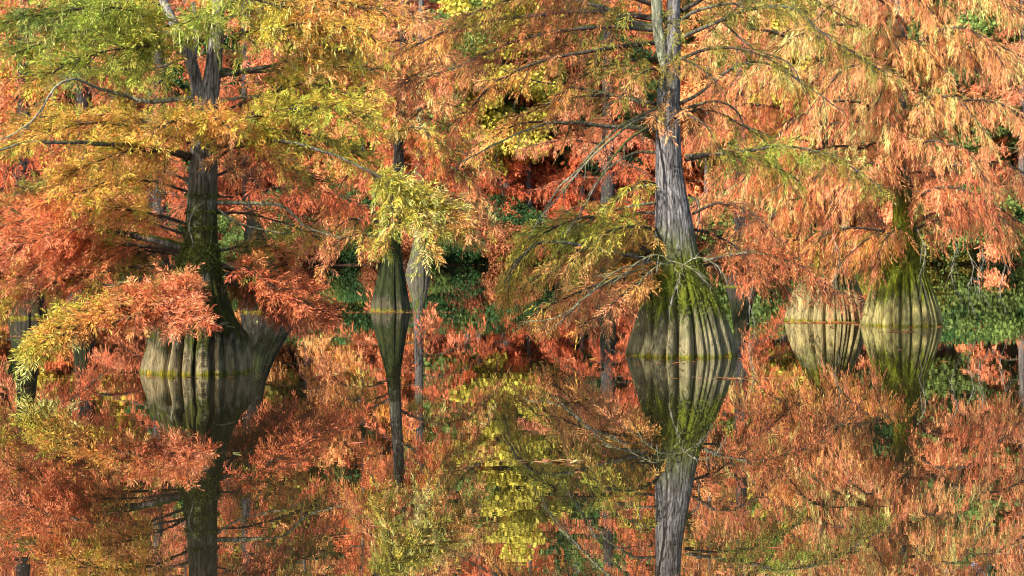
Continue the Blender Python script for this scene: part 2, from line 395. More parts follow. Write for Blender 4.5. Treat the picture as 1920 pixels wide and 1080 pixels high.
# ================================================================== near tree on the left
BARK_L = barkmat('bark_left', grey=(.34, .31, .28), dark=(.03, .026, .02), band=(.34, 2.2), mosscov=.95, moss=(.06, .065, .010), tan=(.28, .225, .12))
TL = Tree('cypress_tree', 368, 703, 'large cypress at left with mossy dark trunk, knobbly buttressed base and yellow to orange foliage', [
    (60, 40, 'L'), (160, 30, 'L'), (40, 120, 'L'), (200, 90, 'L'), (280, 60, 'L'), (150, 130, 'L'), (420, 40, 'L'), (520, 50, 'Y'), (620, 60, 'G'), (690, 40, 'G'), (560, 90, 'C'),
    (650, 90, 'Y'), (60, 230, 'G'), (150, 210, 'G'), (250, 215, 'G'), (330, 230, 'G'), (420, 230, 'G'), (60, 190, 'V'), (320, 30, 'Y'),
    (180, 290, 'G'), (150, 205, 'Y'), (250, 290, 'Y'), (330, 310, 'Y'), (210, 360, 'Y'), (100, 250, 'Y'), (290, 250, 'Y'), (250, 380, 'V'), (40, 330, 'V'), (120, 180, 'V'), (300, 200, 'V'), (390, 250, 'Y'), (60, 60, 'N'), (150, 60, 'N'), (700, 420, 'Y'), (760, 390, 'Y'), (800, 420, 'P'), (840, 410, 'Y'), (740, 450, 'L'), (770, 460, 'C'), (870, 400, 'C'), (850, 450, 'G'), (680, 330, 'V'), (660, 300, 'L'), (260, 300, 'G'), (330, 290, 'C'), (120, 320, 'G'), (210, 350, 'G'), (300, 350, 'C'), (440, 290, 'C'), (480, 320, 'O'), (560, 200, 'L'), (640, 200, 'Y'), (600, 260, 'Y'), (530, 230, 'Y'), (560, 160, 'Y'), (650, 290, 'V'), (600, 320, 'V'),
    (40, 410, 'O'), (120, 410, 'O'), (200, 400, 'S'), (280, 400, 'G'), (60, 480, 'S'), (150, 470, 'O'), (220, 450, 'O'), (60, 540, 'S'), (140, 540, 'O'), (20, 560, 'Y'), (280, 490, 'V'), (250, 480, 'V'), (310, 430, 'O'),
    (90, 640, 'P'), (130, 610, 'Y'), (190, 600, 'Y'), (240, 560, 'G'), (230, 610, 'G'), (290, 550, 'C'), (330, 560, 'O'), (370, 590, 'S'), (300, 610, 'O'), (400, 590, 'S'), (340, 610, 'S'),
    (450, 490, 'V'), (500, 500, 'O'), (540, 540, 'O'), (580, 560, 'O'), (480, 540, 'R'), (520, 450, 'G'), (480, 420, 'V'), (560, 430, 'V'), (600, 430, 'G')],
    dict(hang=-.10, sl=.19, bl=.078, bw=.0115, K=13, ang=.95, sig=.22, sag=.12, ntw=15, sp=.05, flat=.75, mul=1.65), bw=196)
TL.trunk([(703, 367, 196), (660, 369, 182), (620, 370, 154), (590, 371, 130), (560, 372, 106), (530, 373, 88), (500, 371, 77), (450, 377, 60), (400, 378, 57), (330, 381, 54),
          (260, 383, 48), (200, 388, 40), (120, 402, 30), (40, 409, 24), (-100, 410, 20), (-300, 405, 15), (-500, 400, 9), (-620, 400, 4)], BARK_L, ribs=22, amp=.5, flare=1.0, seed=3, knob=.3, mossn=5200, mossz=(.35, 2.0), mosscol=(.075, .09, .012))
def limb(T, pts, r0, r1, mat, seed=1):
    r = np.random.default_rng(seed); C = catmull(T.P(pts), 26); C += np.cumsum(r.normal(0, .004, C.shape), 0)
    mb = MB(); rad = np.linspace(r0, r1, 26) * (1 + r.normal(0, .05, 26)); mb.tube(C, rad, 12); return mb.build('limb', mat, T.root, smooth=True)
BARK_LIMB = barkmat('bark_limb', grey=(.36, .33, .31), mosscov=.25)
limb(TL, [(385, 215), (372, 175), (362, 125), (342, 78), (325, 40, .1), (300, -20, .2), (290, -120, .3)], .085, .03, BARK_LIMB)
limb(TL, [(365, 110), (370, 75), (371, 45), (368, 10)], .035, .022, BARK_LIMB, 2)
B = TL.bough
# limbs whose wood shows in the photograph
B([(348, 466), (300, 452), (250, 441), (160, 425), (60, 415), (-20, 425)], .5, r0=.055, r1=.010, mat=BR, t0=.32)
B([(405, 380), (470, 381), (530, 386), (575, 425), (640, 447)], .3, leaf=False, r0=.028, mat=BRL, dens=.45)
B([(408, 392), (445, 418), (490, 430), (532, 437)], .3, leaf=False, r0=.016, dens=.4)
B([(398, 192), (460, 182), (510, 178), (538, 152), (556, 124)], .3, leaf=False, r0=.024, dens=.6)
B([(365, 182), (280, 190), (235, 178), (190, 165, -1.5), (140, 144, -2.0), (105, 158, -2.1), (75, 205, -2.2), (40, 240, -2.2), (-15, 268, -2.2)], .3, leaf=False, r0=.032, r1=.007, mat=BRL, dens=.8)
B([(362, 292), (240, 272, -1.2), (110, 267, -2.1), (55, 268, -2.2), (-20, 288, -2.2)], .4, r0=.042, r1=.012, mat=BR, dens=.3)
B([(345, 528), (285, 520), (220, 530), (160, 540)], .4, r0=.03, mat=BR)
B([(375, 385, -.2), (362, 400, -.35), (355, 425, -.4), (362, 455, -.4)], .2, leaf=False, r0=.01, dens=.8)
B([(430, 605, -.3), (415, 607, -.5), (440, 615, -.6)], .1, leaf=False, r0=.01, dens=0.3)
B([(350, 75), (340, 68, -.15)], .1, leaf=False, r0=.07, r1=.05, mat=BR, tw=False)
# foliage, from the lowest limb upwards
for p, wd, kw in [
    ([(365, 515), (300, 540, -1.0), (220, 575, -1.7), (130, 600, -2.1), (60, 655, -2.3)], .46, dict(dens=1.1, t0=.4)),
    ([(365, 515), (290, 535, -.2), (210, 560, -.4), (140, 595, -.5), (90, 630, -.6)], .46, dict(dens=1.0, t0=.4)),
    ([(348, 500), (250, 500, .2), (140, 520, .3), (50, 550, .3), (0, 590, .3)], .5, dict(dens=1.0, t0=.45)),
    ([(348, 475), (250, 460, .5), (140, 450, .8), (40, 480, 1.)], .52, dict(dens=.9, t0=.28)),
    ([(365, 520), (320, 545, -1.1), (240, 565, -1.8), (150, 608, -2.2), (78, 645, -2.4)], .46, dict(dens=1.2, r0=.04, t0=.24)),
    ([(365, 530), (330, 548, -1.2), (280, 575, -1.9), (215, 605, -2.2)], .40, dict(dens=1.2)),
    ([(375, 525), (350, 545, -1.1), (360, 580, -1.9), (388, 605, -2.3)], .26, dict(dens=1.6, t0=.35)),
    ([(370, 530), (340, 550, -1.2), (320, 580, -1.8), (330, 610, -2.1)], .30, dict(dens=1.5)),
    ([(415, 515), (480, 508, .3), (560, 535, .5), (605, 568, .6)], .50, dict(mat=BR)),
    ([(415, 500), (460, 505, -.3), (520, 540, -.4), (560, 575, -.4)], .40, dict(t0=.2)),
    ([(418, 500), (470, 525, .7), (530, 560, 1.), (580, 592, 1.1)], .42, dict(t0=.2)),
    ([(418, 510), (460, 540, .9), (500, 570, 1.3), (530, 592, 1.4)], .40, dict(t0=.2, dens=1.4)),
    ([(416, 495), (480, 520, -.1), (560, 560, 0), (610, 588, .1)], .36, dict(t0=.25, dens=1.1)),
    ([(418, 530), (450, 535, .3), (500, 555, .5), (540, 580, .6)], .35, dict(t0=.2)),
    ([(412, 470), (470, 462, .5), (540, 475, .8)], .45, dict()),
    ([(348, 480), (270, 470, .7), (180, 480, 1.0), (90, 510, 1.2)], .6, dict()),
    ([(348, 470), (250, 460, -.1), (140, 470, -.1), (40, 520, -.2), (-20, 570, -.2)], .62, dict(dens=1.1, t0=.24)),
    ([(350, 440), (240, 410, -.2), (120, 430, -.3), (-20, 480, -.4)], .62, dict(dens=1.1, t0=.24)),
    ([(350, 420), (240, 390, .5), (110, 385, .8), (-30, 400, 1.0)], .6, dict()),
    ([(350, 420), (290, 400, -.4), (200, 390, -.8), (100, 420, -1.)], .5, dict(t0=.24)),
    ([(355, 360), (280, 340, -.4), (190, 345, -.9), (90, 380, -1.0)], .55, dict(dens=1.1, t0=.2)),
    ([(358, 340), (270, 310, .5), (150, 320, .9), (40, 360, 1.0)], .55, dict()),
    ([(360, 300), (300, 285, -.6), (220, 290, -1.4), (120, 330, -1.7)], .52, dict(dens=1.1, t0=.2)),
    ([(360, 270), (270, 240, -.5), (150, 235, -.9), (20, 270, -1.0)], .55, dict(dens=1.1)),
    ([(362, 250), (270, 225, .6), (160, 215, .9), (40, 220, 1.1)], .55, dict()),
    ([(383, 255), (390, 230, -.8), (400, 225, -1.3), (430, 240, -1.6)], .38, dict(dens=1.3)),
    ([(383, 250), (360, 225, -.8), (330, 225, -1.3), (290, 240, -1.6)], .42, dict(dens=1.3)),
    ([(405, 300), (440, 275, -.3), (490, 280, -.5), (540, 310, -.6)], .45, dict()),
    ([(405, 330), (470, 305, .6), (540, 310, .9), (600, 340, 1.0)], .5, dict()),
    ([(405, 400), (460, 400, .2), (540, 420, .3), (600, 450, .4)], .35, dict(dens=.6, t0=.2)),
    ([(405, 240), (490, 215, -.5), (590, 200, -.8), (680, 220, -.9)], .55, dict(dens=1.2)),
    ([(405, 255), (490, 245, -.2), (580, 250, -.4), (670, 290, -.5)], .55, dict(dens=1.0)),
    ([(405, 215), (480, 185, 0), (580, 160, -.1), (680, 180, -.2)], .5, dict()),
    ([(405, 275), (520, 262, -.4), (620, 285, -.6), (690, 318, -.7), (745, 350, -.7), (800, 375, -.7), (860, 420, -.7)], .42, dict(mat=BR, r0=.032, t0=.62, dens=1.9, cat=.2)),
    ([(690, 318, -.7), (730, 350, -.9), (735, 400, -1.), (715, 455, -1.)], .36, dict(t0=.2, dens=1.5, cat=.2, hang=.25)),
    ([(720, 335, -.7), (760, 370, -.9), (790, 410, -1.), (800, 465, -1.)], .38, dict(t0=.1, dens=1.5, cat=.2, hang=.25)),
    ([(760, 355, -.7), (810, 370, -.5), (850, 390, -.5), (885, 440, -.5)], .36, dict(t0=.1, dens=1.3, hang=.25)),
    ([(412, 140), (480, 128), (560, 110), (650, 92)], .5, dict(mat=BR, r0=.035, t0=.35, cat=.25)),
    ([(412, 130), (480, 135, .5), (600, 122, .9), (700, 130, 1.0)], .4, dict(mat=BR, r0=.03, t0=.4, cat=.2)),
    ([(412, 70), (490, 55, -.4), (600, 45, -.6), (700, 70, -.7)], .55, dict(dens=1.1, cat=.4)),
    ([(410, 40), (490, 15, .1), (600, 0, .2), (730, 20, .2)], .55, dict(cat=.3)),
    ([(410, 20), (450, 0, -.4), (520, 10, -.5), (590, 45, -.4)], .5, dict(cat=.4)),
    ([(405, 60), (395, 40, -.7), (370, 30, -1.2), (340, 45, -1.5)], .4, dict(dens=1.0, cat=.4)),
    ([(340, 75), (260, 55, -.5), (150, 60, -.9), (30, 100, -1.1)], .6, dict(dens=1.2, cat=.2)),
    ([(340, 70), (240, 40, .5), (110, 30, .9), (-30, 50, 1.1)], .6, dict(dens=1.1)),
    ([(335, 60), (260, 20, -.9), (170, 10, -1.4), (70, 30, -1.6)], .58, dict(dens=1.2, cat=.2)),
    ([(345, 90), (260, 90, -1.0), (160, 110, -1.5), (60, 150, -1.7)], .55, dict(dens=1.0)),
    ([(345, 110), (280, 130, .6), (190, 130, 1.0), (80, 130, 1.2)], .5, dict()),
    ([(330, 40), (200, 0, .3), (80, -30, .6), (-60, -20, .8)], .6, dict()),
]:
    kw.setdefault('r0', .017); B(p, wd, **kw)
TL.auto(13, 6.0, 8.6, 2.3, .6, .5, rise=.35, sag=.3, seed=21, dens=.55)

# ================================================================== near tree on the right
BARK_R = barkmat('bark_right', grey=(.27, .255, .26), dark=(.03, .026, .024), band=(.52, 1.5), mosscov=1.0, moss=(.13, .15, .010), tan=(.27, .235, .125))
TR = Tree('cypress_tree', 1279, 671, 'large cypress at right with straight grey trunk, mossy fluted base and thin arching bare branches', [
    (960, 470, 'Y'), (1000, 440, 'Y'), (1080, 420, 'L'), (1150, 410, 'Y'), (1000, 520, 'V'), (1060, 470, 'V'), (960, 550, 'G'), (1100, 490, 'C'), (1050, 550, 'C'), (1120, 560, 'S'), (1060, 600, 'C'), (1160, 580, 'C'), (1010, 590, 'G'), (1180, 460, 'G'), (1200, 340, 'Y'), (1190, 420, 'V'),
    (760, 130, 'B'), (860, 130, 'B'), (940, 90, 'B'), (900, 40, 'V'), (1000, 40, 'B'), (1080, 60, 'B'), (1120, 120, 'V'), (840, 200, 'R'), (1160, 60, 'V'), (1060, 130, 'B'), (1180, 150, 'V'), (1000, 200, 'G'), (960, 220, 'G'), (1060, 190, 'C'), (1150, 230, 'O'), (900, 260, 'C'), (780, 60, 'G'),
    (1330, 60, 'V'), (1420, 30, 'V'), (1560, 70, 'V'), (1500, 130, 'V'), (1640, 110, 'V'), (1600, 200, 'V'), (1330, 210, 'B'), (1300, 300, 'V'), (1400, 285, 'L'), (1480, 270, 'L'), (1550, 290, 'V'), (1620, 330, 'V'), (1350, 340, 'B'),
    (1330, 420, 'B'), (1400, 400, 'B'), (1380, 480, 'B'), (1430, 520, 'O'), (1480, 500, 'B'), (1530, 560, 'B'), (1360, 540, 'O'), (1270, 60, 'V'), (1250, 200, 'C'), (1240, 230, 'C')],
    dict(hang=.28, sl=.19, bl=.085, bw=.012, K=11, ang=.8, sig=.3, sag=.3, ntw=10, sp=.055, flat=.8, droop=.35, mul=1.6), bw=194)
TR.trunk([(671, 1279, 194), (650, 1279, 188), (620, 1279, 172), (590, 1278, 155), (560, 1276, 138), (530, 1273, 114), (500, 1270, 92), (460, 1266, 80), (430, 1265, 73), (380, 1260, 62), (330, 1255, 52), (260, 1252, 47),
          (200, 1252, 45), (110, 1258, 37), (50, 1262, 27), (0, 1263, 25), (-120, 1262, 20), (-320, 1258, 14), (-520, 1255, 6)], BARK_R, ribs=24, amp=.52, flare=1.15, seed=8, mossn=2000, mossz=(.35, 1.3), mosscol=(.13, .16, .015))
BARK_LICH = barkmat('bark_lichen', grey=(.42, .44, .30), dark=(.12, .12, .08), mosscov=.35, moss=(.2, .24, .06))
limb(TR, [(1250, 130), (1240, 90, -.05), (1234, 40, -.1), (1232, 0, -.1), (1228, -90, -.1), (1220, -220, -.1)], .085, .05, BARK_LICH, 5)
B = TR.bough
bare = dict(leaf=False, mat=BRL)
for p, wd, kw in [      # bare, lichened and mossy limbs
    ([(1235, 500), (1190, 480, -.3), (1120, 468, -.5), (1060, 455, -.7), (1010, 457, -.8), (975, 485, -.9), (945, 530, -.9)], .45, dict(r0=.045, r1=.008, mat=BR, leaf=False, dens=.5)),
    ([(1235, 495), (1170, 515, -.7), (1110, 545, -1.1), (1050, 590, -1.3), (985, 605, -1.3)], .35, dict(r0=.018, dens=.6, **bare)),
    ([(1240, 490), (1160, 505, -1.), (1095, 560, -1.4), (1040, 612, -1.5)], .3, dict(r0=.014, dens=.6, **bare)),
    ([(1232, 380), (1190, 386, -.2), (1130, 402, -.4), (1060, 440, -.5)], .4, dict(r0=.022, dens=.7, **bare)),
    ([(1232, 242), (1140, 237, -.3), (1060, 228, -.6), (1000, 236, -.8), (920, 272, -1.), (852, 310, -1.1)], .4, dict(r0=.026, dens=.5, **bare)),
    ([(1232, 206), (1170, 182), (1070, 162), (1010, 155), (940, 130)], .35, dict(r0=.024, mat=BR, leaf=False, dens=.6)),
    ([(1235, 212), (1180, 232, -.4), (1110, 292, -.8), (1060, 350, -1.), (1015, 405, -1.1)], .4, dict(r0=.024, dens=.6, **bare)),
    ([(1235, 200), (1150, 245, -.3), (1080, 320, -.5), (1040, 360, -.6), (1000, 430, -.6)], .4, dict(r0=.022, dens=.7, **bare)),
    ([(1235, 225), (1170, 270, -.8), (1125, 330, -1.2), (1090, 400, -1.4), (1060, 450, -1.4)], .35, dict(r0=.022, mat=BR, leaf=False, dens=.7)),
    ([(1233, 286), (1190, 287), (1145, 312), (1105, 355)], .35, dict(r0=.020, dens=.8, **bare)),
    ([(1232, 345), (1190, 352, -.2), (1150, 375, -.4), (1100, 420, -.5)], .35, dict(r0=.018, dens=.8, **bare)),
    ([(1228, 50), (1185, 40), (1130, 15), (1060, -5), (980, -10)], .4, dict(r0=.045, r1=.02, mat=BR, leaf=False, dens=.4)),
    ([(1275, 38), (1310, 18), (1370, 8), (1400, 18)], .3, dict(r0=.03, r1=.012, mat=BR, leaf=False, dens=.5)),
    ([(1272, 195), (1310, 176, -.3), (1370, 130, -.5), (1420, 117, -.7), (1470, 135, -.8), (1530, 176, -.8), (1585, 212, -.8)], .35, dict(r0=.026, mat=BR, leaf=False, dens=.45)),
    ([(1360, 45, -.2), (1410, 90, -.3), (1480, 120, -.4), (1502, 155, -.4), (1520, 195, -.4)], .3, dict(r0=.016, r1=.006, mat=BR, leaf=False, dens=.5)),
    ([(1275, 206), (1340, 190), (1380, 206), (1398, 235), (1440, 252)], .35, dict(r0=.022, mat=BR, leaf=False, dens=.7)),
    ([(1290, 365), (1308, 378), (1312, 405), (1306, 445)], .2, dict(r0=.016, mat=BR, leaf=False, dens=.8)),
    ([(1275, 500, -.5), (1310, 482, -.8), (1340, 495, -.9), (1360, 520, -.9)], .2, dict(r0=.008, dens=1.6, **bare)),
    ([(1262, 492, -.5), (1230, 500, -.8), (1200, 530, -.9), (1185, 560, -.9)], .2, dict(r0=.009, dens=1.6, **bare)),
    ([(1255, 488, -.5), (1290, 500, -.75), (1325, 530, -.8)], .25, dict(r0=.008, dens=2., **bare)),
    ([(1262, 500, -.5), (1275, 520, -.75), (1262, 555, -.8), (1255, 580, -.8)], .2, dict(r0=.007, dens=2., **bare)),
    ([(1262, 485, -.5), (1225, 478, -.8), (1190, 495, -.9), (1150, 530, -1.)], .25, dict(r0=.009, dens=1.8, **bare)),
    ([(1345, 590, .2), (1362, 605, .1), (1366, 615, 0)], .1, dict(r0=.005, dens=.5, **bare)),
]:
    B(p, wd, **kw)
for p, wd, kw in [      # leafy limbs
    ([(1235, 480), (1150, 440, .3), (1060, 425, .5), (985, 455, .6), (945, 540, .6)], .55, dict(dens=1.7)),
    ([(1235, 470), (1170, 415, -.3), (1090, 405, -.5), (1010, 440, -.6), (960, 510, -.6)], .50, dict(dens=1.5)),
    ([(1235, 470), (1180, 440, .8), (1110, 450, 1.2), (1040, 510, 1.3)], .5, dict(dens=1.5)),
    ([(1238, 490), (1190, 490, .8), (1130, 520, 1.2), (1090, 580, 1.3)], .45, dict(dens=1.5)),
    ([(1235, 430), (1190, 425, -.7), (1130, 440, -1.1), (1070, 490, -1.2)], .45, dict(dens=1.2)),
    ([(1238, 480), (1160, 470, 1.5), (1060, 490, 2.2), (980, 540, 2.4)], .5, dict(dens=1.4)),
    ([(1235, 400), (1190, 400, .4), (1120, 420, .6), (1050, 470, .7)], .5, dict(dens=1.3)),
    ([(1240, 510), (1170, 520, -.5), (1090, 545, -.9), (1000, 590, -1.1)], .42, dict(dens=1.7)),
    ([(1240, 505), (1180, 520, .5), (1100, 550, .8), (1030, 600, .9)], .42, dict(dens=1.6)),
    ([(1240, 500), (1190, 535, -.9), (1150, 570, -1.2), (1100, 605, -1.3)], .34, dict(dens=1.5)),
    ([(1230, 345), (1205, 340, -.3), (1180, 355, -.5), (1150, 380, -.6)], .35, dict(dens=.9)),
    ([(1228, 55), (1120, 50, -.4), (980, 70, -.7), (850, 120, -.9), (740, 160, -1.)], .58, dict(dens=1.25, mat=BR)),
    ([(1228, 35), (1100, 20, .4), (960, 30, .7), (830, 60, .9), (730, 110, 1.)], .60, dict(dens=1.1)),
    ([(1228, 80), (1140, 90, -.8), (1030, 110, -1.2), (930, 150, -1.4), (860, 230, -1.4)], .5, dict(dens=1.1)),
    ([(1228, 10), (1130, -20, -.5), (1000, -10, -.8), (880, 30, -1.)], .6, dict(dens=1.1)),
    ([(1228, 110), (1180, 115, -.5), (1110, 135, -.8), (1040, 180, -.9)], .45, dict(dens=.9)),
    ([(1230, 195), (1150, 180, .4), (1050, 190, .7), (950, 230, .9)], .5, dict(dens=.9)),
    ([(1230, 240), (1100, 235, .6), (980, 230, .8), (880, 290, 1.)], .4, dict(dens=.6)),
    ([(1248, 150, -.3), (1225, 130, -.8), (1190, 150, -1.1), (1160, 190, -1.2)], .35, dict(dens=.9)),
    ([(1250, 130, -.3), (1270, 110, -.8), (1310, 125, -1.1), (1350, 160, -1.2)], .35, dict(dens=.7)),
    ([(1250, 235, -.3), (1280, 215, -.8), (1320, 235, -1.1), (1350, 280, -1.2)], .32, dict(dens=.6)),
    ([(1245, 210, -.3), (1235, 195, -.7), (1240, 215, -1.), (1250, 240, -1.1)], .25, dict(dens=.8)),
    ([(1245, 60, -.3), (1255, 40, -.7), (1275, 60, -1.)], .35, dict(dens=.8)),
    ([(1278, 70), (1340, 42, -.4), (1400, 18, -.6), (1480, 10, -.8), (1530, 50, -.9), (1590, 95, -.9), (1650, 130, -.9)], .5, dict(dens=.75, mat=BR, r0=.032)),
    ([(1278, 110), (1340, 90, -.7), (1420, 100, -1.), (1500, 150, -1.2)], .45, dict(dens=.6)),
    ([(1278, 20), (1360, -20, .4), (1480, -20, .7), (1600, 40, .9)], .5, dict(dens=.6)),
    ([(1285, 292), (1400, 283, -.4), (1470, 273, -.6), (1530, 284, -.7), (1600, 318, -.7), (1650, 350, -.7)], .42, dict(dens=1.0, mat=BR, r0=.024)),
    ([(1285, 300), (1350, 290, .3), (1430, 300, .5), (1500, 340, .6)], .42, dict(dens=.8)),
    ([(1278, 215), (1330, 205, .4), (1400, 240, .6), (1450, 280, .6)], .4, dict(dens=.6)),
    ([(1300, 400), (1350, 380, -.4), (1410, 400, -.6), (1460, 450, -.7)], .42, dict(dens=.8)),
    ([(1312, 492), (1360, 480, -.3), (1420, 475, -.5), (1500, 500, -.6), (1545, 530, -.6), (1600, 560, -.6)], .45, dict(dens=1.25, mat=BR, r0=.026)),
    ([(1312, 500), (1370, 490, .5), (1430, 510, .8), (1480, 550, .9)], .42, dict(dens=1.2)),
    ([(1300, 430), (1340, 440, .3), (1390, 470, .5), (1430, 520, .5)], .42, dict(dens=.9)),
]:
    if p[-1][0] > 1290: kw['dens'] *= 1.35
    B(p, wd, **kw)
TR.auto(11, 5.0, 7.6, 2.4, .6, .5, rise=.2, sag=.35, seed=22, dens=.5)

# ================================================================== the pair at right
BARK_P = barkmat('bark_pair', grey=(.22, .20, .17), band=(.5, 2.6), mosscov=1.1, moss=(.16, .18, .010), tan=(.37, .32, .12))
salmon = [(x + dx, y, k) for y, row in zip(range(-60, 560, 62), ['CSGPSSCP', 'SCPSCSPC', 'PSCSPCSC', 'OSPCSGCP', 'SCOSPCSS', 'OSSPSCPC', 'SOGSCSOS', 'SPOSCSSO', 'SOCGGSOC', 'OSOSSOOS']) for x, k in zip(range(1300, 2000, 84), row) for dx in (0,)]
ptyle = dict(hang=.75, sl=.30, bl=.105, bw=.0125, K=14, ang=.55, sig=.45, sag=.45, ntw=9, sp=.085, flat=.7, droop=.55, cat=.35, mul=2.0)
TP = Tree('cypress_tree', 1690, 612, 'mossy-based cypress, right one of the close pair, under hanging salmon foliage', salmon, ptyle, bw=146)
TP.trunk([(612, 1690, 146), (580, 1691, 136), (545, 1690, 114), (520, 1690, 98), (493, 1693, 72), (470, 1697, 56), (440, 1696, 44), (380, 1692, 36), (200, 1685, 27), (0, 1690, 22), (-150, 1692, 15), (-330, 1692, 5)], BARK_P, ribs=28, amp=.44, flare=1.5, seed=12, mossn=2200, mossz=(.4, 1.8), mosscol=(.15, .19, .015))
TQ = Tree('cypress_tree', 1548, 604, 'pale fluted cypress base, left one of the close pair, trunk hidden in salmon foliage', salmon, ptyle, bw=148)
TQ.trunk([(604, 1548, 148), (575, 1549, 140), (545, 1550, 122), (510, 1552, 90), (470, 1552, 54), (420, 1552, 42), (300, 1550, 34), (0, 1545, 24), (-150, 1545, 16), (-330, 1545, 5)], barkmat('bark_pair_left', grey=(.30, .28, .24), band=(.7, 2.0), mosscov=.9, moss=(.14, .15, .012), tan=(.38, .31, .14)), ribs=26, amp=.46, flare=1.5, seed=15)
for p, wd, kw in [
    ([(1695, 450), (1640, 430, -.4), (1560, 430, -.7), (1500, 480, -.8)], .5, {}),
    ([(1695, 450), (1650, 440, -.5), (1610, 460, -.8), (1570, 500, -.9)], .45, {}),
    ([(1695, 440), (1680, 430, -.6), (1660, 450, -.9), (1640, 500, -1.0)], .35, {}),
    ([(1698, 440), (1760, 410, -.6), (1820, 400, -1.), (1880, 440, -1.2)], .55, dict(dens=1.1)),
    ([(1698, 430), (1770, 390, .5), (1850, 380, .8), (1930, 430, 1.)], .6, {}),
    ([(1695, 390), (1760, 350, -1.1), (1830, 360, -1.6), (1890, 420, -1.8)], .55, {}),
    ([(1692, 360), (1790, 310, -.5), (1890, 310, -.9), (1980, 370, -1.)], .6, dict(dens=1.1)),
    ([(1690, 340), (1640, 310, -1.3), (1600, 330, -1.9), (1570, 390, -2.1)], .55, {}),
    ([(1690, 300), (1740, 265, -1.2), (1800, 280, -1.8), (1850, 340, -2.)], .55, {}),
    ([(1690, 330), (1610, 280, -.5), (1520, 290, -.9), (1450, 360, -1.)], .6, {}),
    ([(1688, 250), (1770, 200, -.6), (1860, 190, -1.), (1960, 240, -1.2)], .6, dict(dens=1.1)),
    ([(1686, 230), (1740, 185, -1.3), (1800, 190, -1.9), (1850, 250, -2.1)], .55, {}),
    ([(1686, 240), (1610, 190, -.8), (1530, 200, -1.3), (1450, 260, -1.5)], .6, {}),
    ([(1686, 170), (1640, 125, -1.2), (1580, 130, -1.8), (1530, 190, -2.)], .55, {}),
    ([(1686, 150), (1780, 95, -.6), (1870, 85, -1.), (1980, 140, -1.2)], .6, dict(dens=1.1)),
    ([(1686, 120), (1750, 60, -1.1), (1820, 60, -1.7), (1880, 120, -1.9)], .58, {}),
    ([(1688, 100), (1600, 50, -.7), (1510, 60, -1.1), (1420, 120, -1.3)], .6, {}),
    ([(1690, 50), (1770, -10, -.8), (1860, -10, -1.3), (1950, 50, -1.5)], .6, {}),
    ([(1690, 40), (1640, -10, -1.1), (1580, -5, -1.7), (1520, 50, -1.9)], .58, {}),
    ([(1690, 0), (1750, -50, -.9), (1830, -40, -1.4), (1900, 20, -1.6)], .55, {}),
]:
    TP.bough(p, wd, **kw)
TP.auto(16, 2.3, 7.4, 2.6, 1.0, .55, az=(-.6, 3.7), rise=.35, sag=.5, seed=31, dens=.7)
TP.auto(12, 2.5, 6.2, 1.7, 1.0, .5, az=(-2.5, -.6), rise=.3, sag=.6, seed=33)
for p, wd, kw in [
    ([(1552, 470), (1510, 450, -.3), (1450, 460, -.5), (1400, 510, -.6)], .5, {}),
    ([(1552, 440), (1480, 410, .2), (1400, 420, .3), (1330, 480, .4)], .6, {}),
    ([(1552, 400), (1510, 370, -1.2), (1460, 390, -1.8), (1420, 450, -2.)], .55, {}),
    ([(1551, 350), (1460, 310, -.5), (1370, 320, -.9), (1300, 390, -1.)], .6, {}),
    ([(1550, 300), (1500, 260, -1.2), (1440, 275, -1.8), (1390, 340, -2.)], .58, {}),
    ([(1549, 250), (1450, 200, -.6), (1360, 205, -1.), (1290, 270, -1.2)], .6, {}),
    ([(1548, 180), (1480, 130, -1.1), (1400, 140, -1.7), (1330, 210, -1.9)], .6, {}),
    ([(1547, 120), (1450, 60, -.6), (1360, 65, -1.), (1280, 130, -1.2)], .6, {}),
    ([(1546, 60), (1480, 0, -1.1), (1400, 0, -1.6), (1330, 60, -1.8)], .6, {}),
    ([(1552, 480), (1580, 460, -1.), (1620, 480, -1.5), (1650, 520, -1.6)], .4, {}),
    ([(1550, 330), (1600, 290, -1.), (1660, 310, -1.5), (1700, 370, -1.7)], .55, {}),
    ([(1548, 150), (1600, 95, -1.), (1660, 110, -1.5), (1700, 170, -1.7)], .55, {}),
]:
    TQ.bough(p, wd, **kw)
TQ.auto(16, 2.0, 7.4, 2.7, 1.0, .55, az=(-.6, 3.7), rise=.35, sag=.5, seed=32, dens=.7)
TQ.auto(12, 2.5, 6.2, 1.7, 1.0, .5, az=(-2.5, -.6), rise=.3, sag=.6, seed=34)
for k, (x, y) in enumerate([(1780, 470), (1830, 480), (1870, 500), (1810, 500), (1560, 480), (1720, 470), (1400, 520)]):   # trailing bare shoots
    TP.bough([(x, y - 40, -1.), (x + 15, y, -1.2), (x + 5, y + 45, -1.2), (x + 18, y + 85, -1.2)], .3, leaf=False, r0=.007, r1=.002, mat=BRL, dens=1.2, droop=.5, up=-.5)

